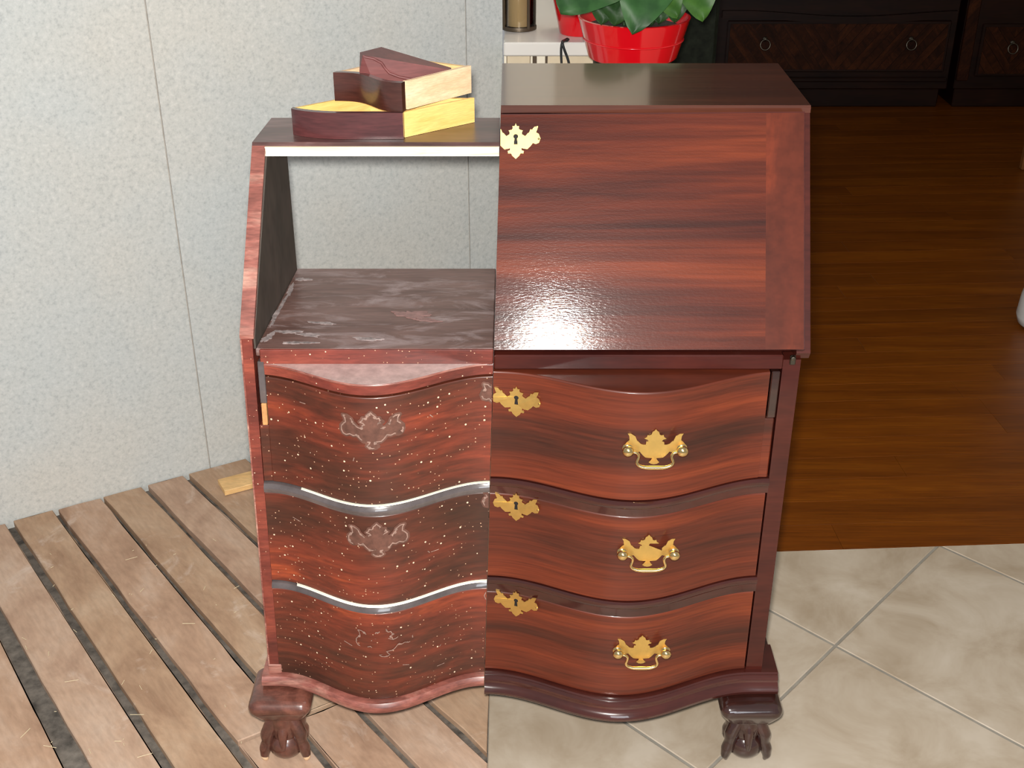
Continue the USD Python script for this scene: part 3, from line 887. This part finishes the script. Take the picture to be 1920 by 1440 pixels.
def small_drawer(name, label, FL, FR, BR, h, curve, mf, ms, mi):
    z0 = FL[2]
    t = thing(name, ((FL + BR) / 2)[:2].tolist() + [z0], label, 'drawer', None)
    a, b, c = FL[:2], FR[:2], BR[:2]
    d = a + (c - b)
    u = (b - a) / np.linalg.norm(b - a)
    n = np.array([u[1], -u[0]])          # towards the viewer
    s = (c - b) / np.linalg.norm(c - b)
    ts = np.linspace(0, 1, 30)
    outer = [a + (b - a) * q + n * curve(q) for q in ts]
    inner = [a + (b - a) * q + n * (curve(q) - .009) for q in ts[::-1]]
    obj('front', chamfer_prism(Polygon(outer + inner), z0, z0 + h, .0), mf, t, smooth=25) if False else obj('front', extrude(Polygon(outer + inner), z0, z0 + h), mf, t, smooth=25)
    w = .006

    def board(p, q, off):
        return Polygon([p, q, q + off, p + off])
    obj('side', extrude(board(b - n * .0085, c, -u * w), z0, z0 + h - .001), ms, t, smooth=False)
    obj('side', extrude(board(a - n * .0085, d, u * w), z0, z0 + h - .001), ms, t, smooth=False)
    obj('back', extrude(board(d + u * w, c - u * w, n * w), z0, z0 + h - .002), mi, t, smooth=False)
    m_ = .0085 - min(0, min(curve(q) for q in ts)) + .002
    obj('base', extrude(Polygon([a + u * w - n * m_, b - u * w - n * m_, c - u * w + n * w, d + u * w + n * w]), z0 + .002, z0 + .006), mi, t, smooth=False)
    return t


z1 = LZT + .0003
small_drawer('small_drawer', 'plum brown small drawer lying directly on the worn top, lower of the two', PZ(550, 252, z1), PZ(757, 261, z1), PZ(890, 229, z1), .0375, lambda q: .017 * math.sin(math.pi * q ** .8) * (1 - .55 * q), 'drawer_plum', 'raw_yellow', 'raw_yellow')
z2 = z1 + .0378
small_drawer('small_drawer', 'dark small drawer with pale sides stacked crosswise on the lower drawer', PZ(628, 189, z2), PZ(759, 208, z2), PZ(884, 174, z2), .041, lambda q: -.010 * math.sin(2 * math.pi * q * .9), 'drawer_brown', 'raw_pale', 'raw_pine')
c3 = PD(760, 130, 1.74)
t3 = thing('small_drawer', (c3[0], c3[1], z2 + .008), 'dark red small drawer tipped up inside the upper of the stacked drawers', 'drawer')
obj('front', hull([PD(680, 103, 1.732), PD(675, 98, 1.755), PD(715, 88, 1.80), PD(846, 127, 1.782), PD(846, 131, 1.77), PD(674, 136, 1.738), PD(700, 154, 1.736), PD(780, 158, 1.745), PD(832, 148, 1.770), PD(715, 130, 1.79), PD(822, 144, 1.78)]), 'drawer_red', t3, smooth=20)
cv = [(683, 106), (700, 110), (715, 118), (722, 128), (730, 137), (748, 144), (775, 150)]
obj('curved_lip', tube([PD(x, y, 1.7335 + .00012 * (x - 683)) for x, y in cv], .0022, 8), 'drawer_red', t3, smooth=60)

# ------------------------------------------------------------------ offcut and litter on the slatted floor
w0, w1, w2 = PZ(408, 899, .012), PZ(421, 921, .012), PZ(470, 883, .012)
du = (w2 - w0)[:2]
poly = Polygon([w0[:2], w1[:2], w1[:2] + du * 3.2, w0[:2] + du * 3.2])
obj('wood_offcut', chamfer_prism(poly, .0003, .0125, .0012), 'raw_pine', label='short pale yellowish wood batten lying on the planks behind the worn desk', cat='wood', smooth=False)
bits = []
for k in range(70):
    x, y = rng.uniform(30, 900), rng.uniform(1000, 1430)
    p = PZ(x, y, .0008)
    if p[0] > SEAM - .02 or (p[1] > -.06 and p[0] > -.42):
        continue
    a = rng.uniform(0, math.pi)
    l = rng.choice((.0015, .002, .003, .006, .012))
    d = np.array([math.cos(a), math.sin(a), 0]) * l
    bits.append(tube([p - d, p + d], .0006, 5))
obj('litter', cat_(*bits), 'straw', label='small straw bits and crumbs strewn over the slatted plank floor', cat='litter', kind='stuff', smooth=False)

# ------------------------------------------------------------------ right background
# plant stand and the big red pot
pc = PD(1186, 95, 2.50)
cx, cy = pc[0], pc[1]
zb = PD(1186, 124, 2.42)[2]
st = thing('plant_stand', (cx, cy, 0), 'dark round plant stand under the large red flower pot', 'plant stand')
obj('stand_top', lathe([(0, zb - .025), (.074, zb - .025), (.08, zb - .018), (.08, zb - .006), (.076, zb - .0005), (0, zb - .0005)], 40, (cx, cy, 0)), 'sideboard_wood', st)
for k in range(3):
    a = k * 2 * math.pi / 3 + .5
    obj('leg', tube([(cx + .055 * math.cos(a), cy + .055 * math.sin(a), zb - .026), (cx + .075 * math.cos(a), cy + .075 * math.sin(a), zb * .5), (cx + .13 * math.cos(a), cy + .13 * math.sin(a), 0.006)], .011, 10), 'sideboard_wood', st)
pot = thing('potted_plant', (cx, cy, zb), 'green broad-leaved plant in a large glossy red pot behind the restored desk', 'plant')
zt = PD(1186, 30, 2.50)[2]
rt = 102 / F * 2.53
rb = rt * .80
hh = zt - zb
obj('pot', lathe([(0, zb), (rb - .003, zb), (rb, zb + .003), (rt - .0015, zt - .004), (rt, zt), (rt - .004, zt + .001), (rt - .006, zt - .004), (rb, zb + hh * .5), (rb - .004, zb + .01), (0, zb + .01)], 56, (cx, cy, 0)), 'red_pot', pot)
rr_ = rb + (rt - rb) * .47
obj('rib', tube([(cx + rr_ * math.cos(t), cy + rr_ * math.sin(t), zb + hh * .47) for t in np.linspace(0, 2 * math.pi, 72, endpoint=False)], .0016, 10, closed=True), 'red_pot', pot, smooth=60)
obj('soil', lathe([(0, zt - .03), (rt * .86, zt - .03), (rt * .86, zt - .022), (rt * .5, zt - .016), (0, zt - .014)], 36, (cx, cy, 0)), 'soil', pot)


def leaf(base, tip, width, normal, sag=.02, fold=.18, n=14):
    base, tip, N = np.asarray(base, float), np.asarray(tip, float), np.asarray(normal, float)
    ax = tip - base
    Lf = np.linalg.norm(ax)
    ax /= Lf
    S = np.cross(ax, N)
    S /= np.linalg.norm(S)
    N = np.cross(S, ax)
    ts = np.linspace(0, 1, n)
    V, fc = [], []
    cols = np.linspace(-1, 1, 9)
    for t in ts:
        w = width * (np.sin(np.pi * min(1, t ** .62)) ** .75 if t < 1 else 0) + .0004
        back = -.18 * Lf * (1 - t) ** 3
        for c in cols:
            V.append(base + ax * (Lf * t + back * abs(c) * 1.0) + S * (w * c) + N * (fold * w * abs(c) ** 1.3 + sag * math.sin(math.pi * t) + .004 * math.sin(9 * t + 3 * c)))
    m = len(cols)
    for i in range(n - 1):
        for j in range(m - 1):
            a = i * m + j
            fc += [[a, a + 1, a + m + 1], [a, a + m + 1, a + m]]
    top = np.array(V)
    nv = len(top)
    bot = top - N * .0008
    fc2 = [[a + nv, c + nv, b + nv] for a, b, c in fc]
    return trimesh.Trimesh(np.vstack([top, bot]), fc + fc2, process=False)


crown = np.array([cx, cy, zt])
leafs = [  # (base pixel, tip pixel, distances base/tip, half width m, material)
    ((1120, -45), (1052, 26), 2.42, 2.36, .075, 0), ((1225, -55), (1186, 64), 2.42, 2.34, .058, 0), ((1290, -50), (1318, 40), 2.46, 2.40, .048, 1),
    ((1235, -10), (1270, 34), 2.43, 2.38, .036, 1), ((1150, -30), (1140, 30), 2.46, 2.42, .042, 2), ((1110, -60), (1072, 8), 2.5, 2.46, .06, 2),
    ((1200, -80), (1210, 12), 2.52, 2.48, .06, 2), ((1265, -60), (1245, 24), 2.5, 2.47, .05, 2), ((1260, -90), (1335, 6), 2.52, 2.46, .05, 0),
    ((1135, -20), (1128, 46), 2.45, 2.40, .040, 2), ((1165, -25), (1152, 48), 2.44, 2.40, .045, 2), ((1240, -20), (1236, 44), 2.45, 2.40, .042, 2), ((1262, -15), (1266, 42), 2.46, 2.42, .034, 2), ((1215, -20), (1222, 47), 2.46, 2.41, .035, 2),
    ((1160, -120), (1150, 0), 2.5, 2.44, .06, 1), ((1100, -110), (1040, -20), 2.5, 2.42, .06, 1), ((1220, -160), (1270, -40), 2.5, 2.42, .06, 0), ((1180, -190), (1120, -90), 2.5, 2.45, .06, 2)]
for (b, t, db, dt, w, k) in leafs:
    B, T = PD(*b, db), PD(*t, dt)
    N = np.array([0, -.75, .65])
    obj('leaf', leaf(B, T, w, N), 'leaf_%d' % k, pot, smooth=True)
    mid = (crown + B) / 2 + np.array([0, .02, .03])
    obj('stem', tube([crown + np.array([rng.uniform(-.03, .03), rng.uniform(-.02, .03), -.015]), mid, B + (T - B) * .04], .003, 7), 'leaf_2', pot, smooth=60)

# kitchen counter behind, at the seam
CY0 = PD(1000, 85, 2.70)[1]
ztop = PD(1000, 80, 2.70)[2]
cnt = obj('countertop', box((-.0185, CY0, ztop - .030), (.36, CY0 + .62, ztop), .003), 'counter_white', label='white countertop with the glass jar on it', cat='countertop', smooth=False)
cab = thing('kitchen_cabinet', (.17, CY0 + .3, 0), 'cream kitchen cabinet with narrow doors under the white countertop', 'cabinet')
obj('body', box((-.0185, CY0 + .045, .02), (.355, CY0 + .60, ztop - .0305)), 'cabinet_gap', cab, smooth=False)
x = -.0180
for wd, m_ in ((.007, 'cream_light'), (.052, 'cream_panel'), (.006, 'cream_light'), (.008, None), (.020, 'cream_light'), (.004, None), (.11, 'cream_panel'), (.006, None), (.14, 'cream_panel')):
    if m_:
        obj('door' if wd > .03 else 'stile', box((x, CY0 + .020, .06), (x + wd - .001, CY0 + .0445, ztop - .034), .001), m_, cab, smooth=False)
    x += wd
wc = thing('wall_cabinet', (.05, 1.9, 1.3), 'cream wall cabinet hung above the countertop and jar', 'cabinet')  # added out of view to give the desk top a cream reflection
obj('body', box((-.0185, 1.76, 1.28), (.118, 2.0497, 2.1)), 'cream_panel', wc, smooth=False)
obj('door', box((-.0165, 1.742, 1.282), (.116, 1.7597, 2.098), .002), 'cream_light', wc, smooth=False)
# glass jar with a candle
j = PD(973, 55, 2.84)
jr = 31 / F * 2.87
jar = thing('candle_jar', (j[0], j[1], ztop), 'brown tinted glass jar holding a pale candle on the white countertop', 'jar')
jz = ztop + .0004
obj('glass', lathe([(0, jz), (jr - .002, jz), (jr, jz + .004), (jr, jz + .14), (jr - .003, jz + .14), (jr - .003, jz + .006), (0, jz + .005)], 36, (j[0], j[1], 0)), 'brown_glass', jar)
obj('base_ring', lathe([(jr * .5, jz + .0002), (jr + .0012, jz + .0002), (jr + .0016, jz + .006), (jr + .0004, jz + .009), (jr + .0003, jz + .0004)], 36, (j[0], j[1], 0)), 'jar_metal', jar)
for k in range(4):
    a = k * math.pi / 2 - math.pi / 2 + .55
    obj('rib', tube([(j[0] + (jr + .0015) * math.cos(a), j[1] + (jr + .0015) * math.sin(a), jz + q) for q in (.006, .07, .14)], .0035, 8), 'jar_metal', jar)
obj('candle', lathe([(0, jz + .008), (jr * .70, jz + .008), (jr * .70, jz + .085), (jr * .5, jz + .09), (0, jz + .086)], 28, (j[0], j[1], 0)), 'candle_wax', jar)
# second red pot, on the counter
q = PD(1088, 62, 2.80)
r2 = 52 / F * 2.84
p2 = thing('flower_pot', (q[0], q[1], ztop), 'small red flower pot on the countertop behind the large pot', 'flower pot')
pz = ztop + .0004
obj('pot', lathe([(0, pz), (r2 * .72, pz), (r2 * .74, pz + .003), (r2 * 1.12, pz + .115), (r2 * 1.12 + .004, pz + .117), (r2 * 1.12 + .004, pz + .135), (r2 * 1.12 - .004, pz + .135), (r2 * .7, pz + .01), (0, pz + .01)], 40, (q[0], q[1], 0)), 'red_pot', p2)
obj('soil', lathe([(0, pz + .11), (r2 * 1.0, pz + .11), (r2 * 1.0, pz + .12), (0, pz + .122)], 30, (q[0], q[1], 0)), 'soil', p2)
# cord with two ends hanging over the counter's edge
dd = 2.685
c1 = [PD(1064, 66, 2.72) + np.array([0, 0, 0]), PD(1056, 72, 2.70), PD(1054, 80, dd), PD(1052, 95, dd), PD(1053, 130, dd), PD(1050, 190, dd)]
c2 = [PD(1066, 68, 2.715), PD(1058, 74, 2.695), PD(1055, 82, dd - .005), PD(1060, 98, dd - .005), PD(1068, 125, dd - .005), PD(1072, 190, dd - .005)]
cd = thing('cord', c1[1], 'black cord hanging in two strands over the countertop edge', 'cord')
from scipy.interpolate import CubicSpline
for c in (c1, c2):
    c = np.array(c)
    c[0][2] = c[1][2] = ztop + .004
    obj('strand', tube(CubicSpline(np.linspace(0, 1, len(c)), c)(np.linspace(0, 1, 24)), .0028, 8), 'iron_dark', cd, smooth=60)

# dark block added to fill the gap; its height darkens the desk reflection
a = PD(1284, 80, 3.3)
b = PD(1338, 80, 3.3)
obj('tall_cabinet', box((a[0] - .06, a[1], .0003), (b[0] + .01, a[1] + .3, 2.0), .01), 'dark_green', label='tall dark green cabinet standing between the red pot and the sideboard', cat='cabinet', smooth=False)

# sideboard
SD = 5.31
sx0, sx1 = PD(1341, 100, SD)[0], PD(1787, 100, SD)[0]
sy = SD - 1.5
zl = lambda py: float(PD(1567, py, SD)[2])
sb = thing('sideboard', ((sx0 + sx1) / 2, sy + .2, 0), 'dark wooden sideboard with chevron veneered drawers, wider left unit', 'sideboard')
obj('carcass', box((sx0, sy, zl(168)), (sx1, sy + .44, 2.25), .006), 'sideboard_wood', sb, smooth=False)
obj('plinth', box((sx0 + .02, sy + .04, .0003), (sx1 - .02, sy + .42, zl(168) - .0003), .004), 'sideboard_wood', sb, smooth=False)
obj('top', box((sx0 - .02, sy - .03, 2.2505), (sx1 + .005, sy + .44, 2.29), .008), 'sideboard_wood', sb, smooth=False)


def wavy(x0, x1, z, h, d):
    xs = np.linspace(x0, x1, 40)
    up = [(x, z + .012 * math.sin((x - x0) / (x1 - x0) * 2 * math.pi + 1.2)) for x in xs]
    dn = [(x, q - h) for x, q in up[::-1]]
    m = extrude(Polygon(up + dn), 0, d)
    v = m.vertices
    m.vertices = np.c_[v[:, 0], sy - v[:, 2], v[:, 1]]
    trimesh.repair.fix_normals(m)
    return m


def veneer_drawer(parent, x0, x1, z0, z1, vx, pulls):
    dr = obj('drawer', box((x0, sy - .012, z0), (x1, sy - .0005, z1), .003), 'sideboard_wood', parent, smooth=False)
    area = sbox(x0 + .012, z0 + .012, x1 - .012, z1 - .012)
    wv = .034
    for s in (-1, 1):
        n = 0
        for k in range(-12, 24):
            # strips rising outwards from the middle line
            dx = np.array([s * .62, .785])
            nx = np.array([.785 * s, -.62])
            o = np.array([vx, z0]) + nx * k * wv
            st_ = Polygon([o - dx, o + dx, o + dx + nx * (wv - .0015), o - dx + nx * (wv - .0015)])
            half = sbox(vx if s > 0 else x0, z0, x1 if s > 0 else vx, z1)
            pc = st_.intersection(area).intersection(half)
            if pc.is_empty or pc.geom_type != 'Polygon' or pc.area < 2e-4:
                continue
            m = extrude(pc, 0, .002 + .0012 * (k % 2))
            v = m.vertices
            m.vertices = np.c_[v[:, 0], sy - .0121 - v[:, 2], v[:, 1]]
            trimesh.repair.fix_normals(m)
            obj('veneer_strip', m, 'veneer_right' if (s > 0) == (k % 2 == 0) else 'veneer_left', dr, smooth=False)
    for px in pulls:
        zc = (z0 + z1) / 2 + .012
        y = sy - .0165
        obj('pull_plate', cat_(lathe([(0, 0), (.011, 0), (.009, .004), (.005, .007), (.0045, .012), (0, .013)], 18, (px, y, zc + .022), axis='y')), 'old_brass', dr)
        rr = [(px + .021 * math.sin(t), y - .012 - .004 * (1 - math.cos(t)), zc + .0215 - .021 * (1 - math.cos(t))) for t in np.linspace(0, 2 * math.pi, 28, endpoint=False)]
        obj('ring_pull', tube(rr, .0028, 8, closed=True), 'old_brass', dr, smooth=60)


pxw = lambda px: float(PD(px, 95, SD)[0])
veneer_drawer(sb, pxw(1360), pxw(1774), zl(134), zl(38), pxw(1567), (pxw(1431), pxw(1703)))
obj('drawer_rail', wavy(pxw(1348), pxw(1782), zl(24), .030, .02), 'sideboard_wood', sb)
obj('lower_rail', box((pxw(1345), sy - .018, zl(152)), (pxw(1782), sy - .0003, zl(144)), .004), 'sideboard_wood', sb, smooth=False)
veneer_drawer(sb, pxw(1360), pxw(1774), zl(8) + .02, zl(8) + .26, pxw(1567), (pxw(1431), pxw(1703)))
sb2 = thing('sideboard', (pxw(1900), sy + .2, 0), 'dark wooden side unit with ring pulls at the far right of the sideboard', 'sideboard')
x2, x3 = pxw(1800), pxw(2020)
obj('carcass', box((x2, sy, zl(168)), (x3, sy + .44, 2.25), .006), 'sideboard_wood', sb2, smooth=False)
obj('plinth', box((x2 + .02, sy + .04, .0003), (x3 - .02, sy + .42, zl(168) - .0003), .004), 'sideboard_wood', sb2, smooth=False)
obj('stile', box((x2, sy - .02, zl(150)), (pxw(1822), sy - .0003, 2.24), .004), 'veneer_left', sb2, smooth=False)
veneer_drawer(sb2, pxw(1834), pxw(1990), zl(142), zl(44), pxw(1895), (pxw(1893),))

# furniture leg and white vase at the right edge
lg = PZ(1915, 320, 0)
tbl = thing('side_table', (lg[0] + .25, lg[1] + .2, 0), 'dark side table with an orange brown leg at the right edge', 'table')
for dx, dy in ((0, 0), (.50, 0), (.50, .40)):
    obj('leg', box((lg[0] + dx, lg[1] + dy, .0003), (lg[0] + dx + .04, lg[1] + dy + .03, .70), .004), 'orange_wood', tbl, smooth=False)
obj('leg', box((lg[0] + .20, lg[1] + .40, .0003), (lg[0] + .24, lg[1] + .43, .70), .004), 'orange_wood', tbl, smooth=False)
obj('apron', box((lg[0] + .042, lg[1] + .006, .60), (lg[0] + .498, lg[1] + .024, .6998)), 'sideboard_wood', tbl, smooth=False)
obj('table_top', box((lg[0] - .01, lg[1] - .02, .7003), (lg[0] + .56, lg[1] + .45, .73), .005), 'sideboard_wood', tbl, smooth=False)
vs = PZ(1960, 612, 0)
obj('floor_vase', lathe([(0, .0003), (.060, .0003), (.077, .010), (.084, .032), (.080, .09), (.066, .16), (.05, .23), (.042, .28), (.048, .32), (.043, .32), (.038, .28), (.05, .2), (.06, .1), (0, .03)], 40, (vs[0], vs[1], 0)), 'white_ceramic',
    label='white tapering floor vase cut off by the right edge', cat='vase', smooth=50)
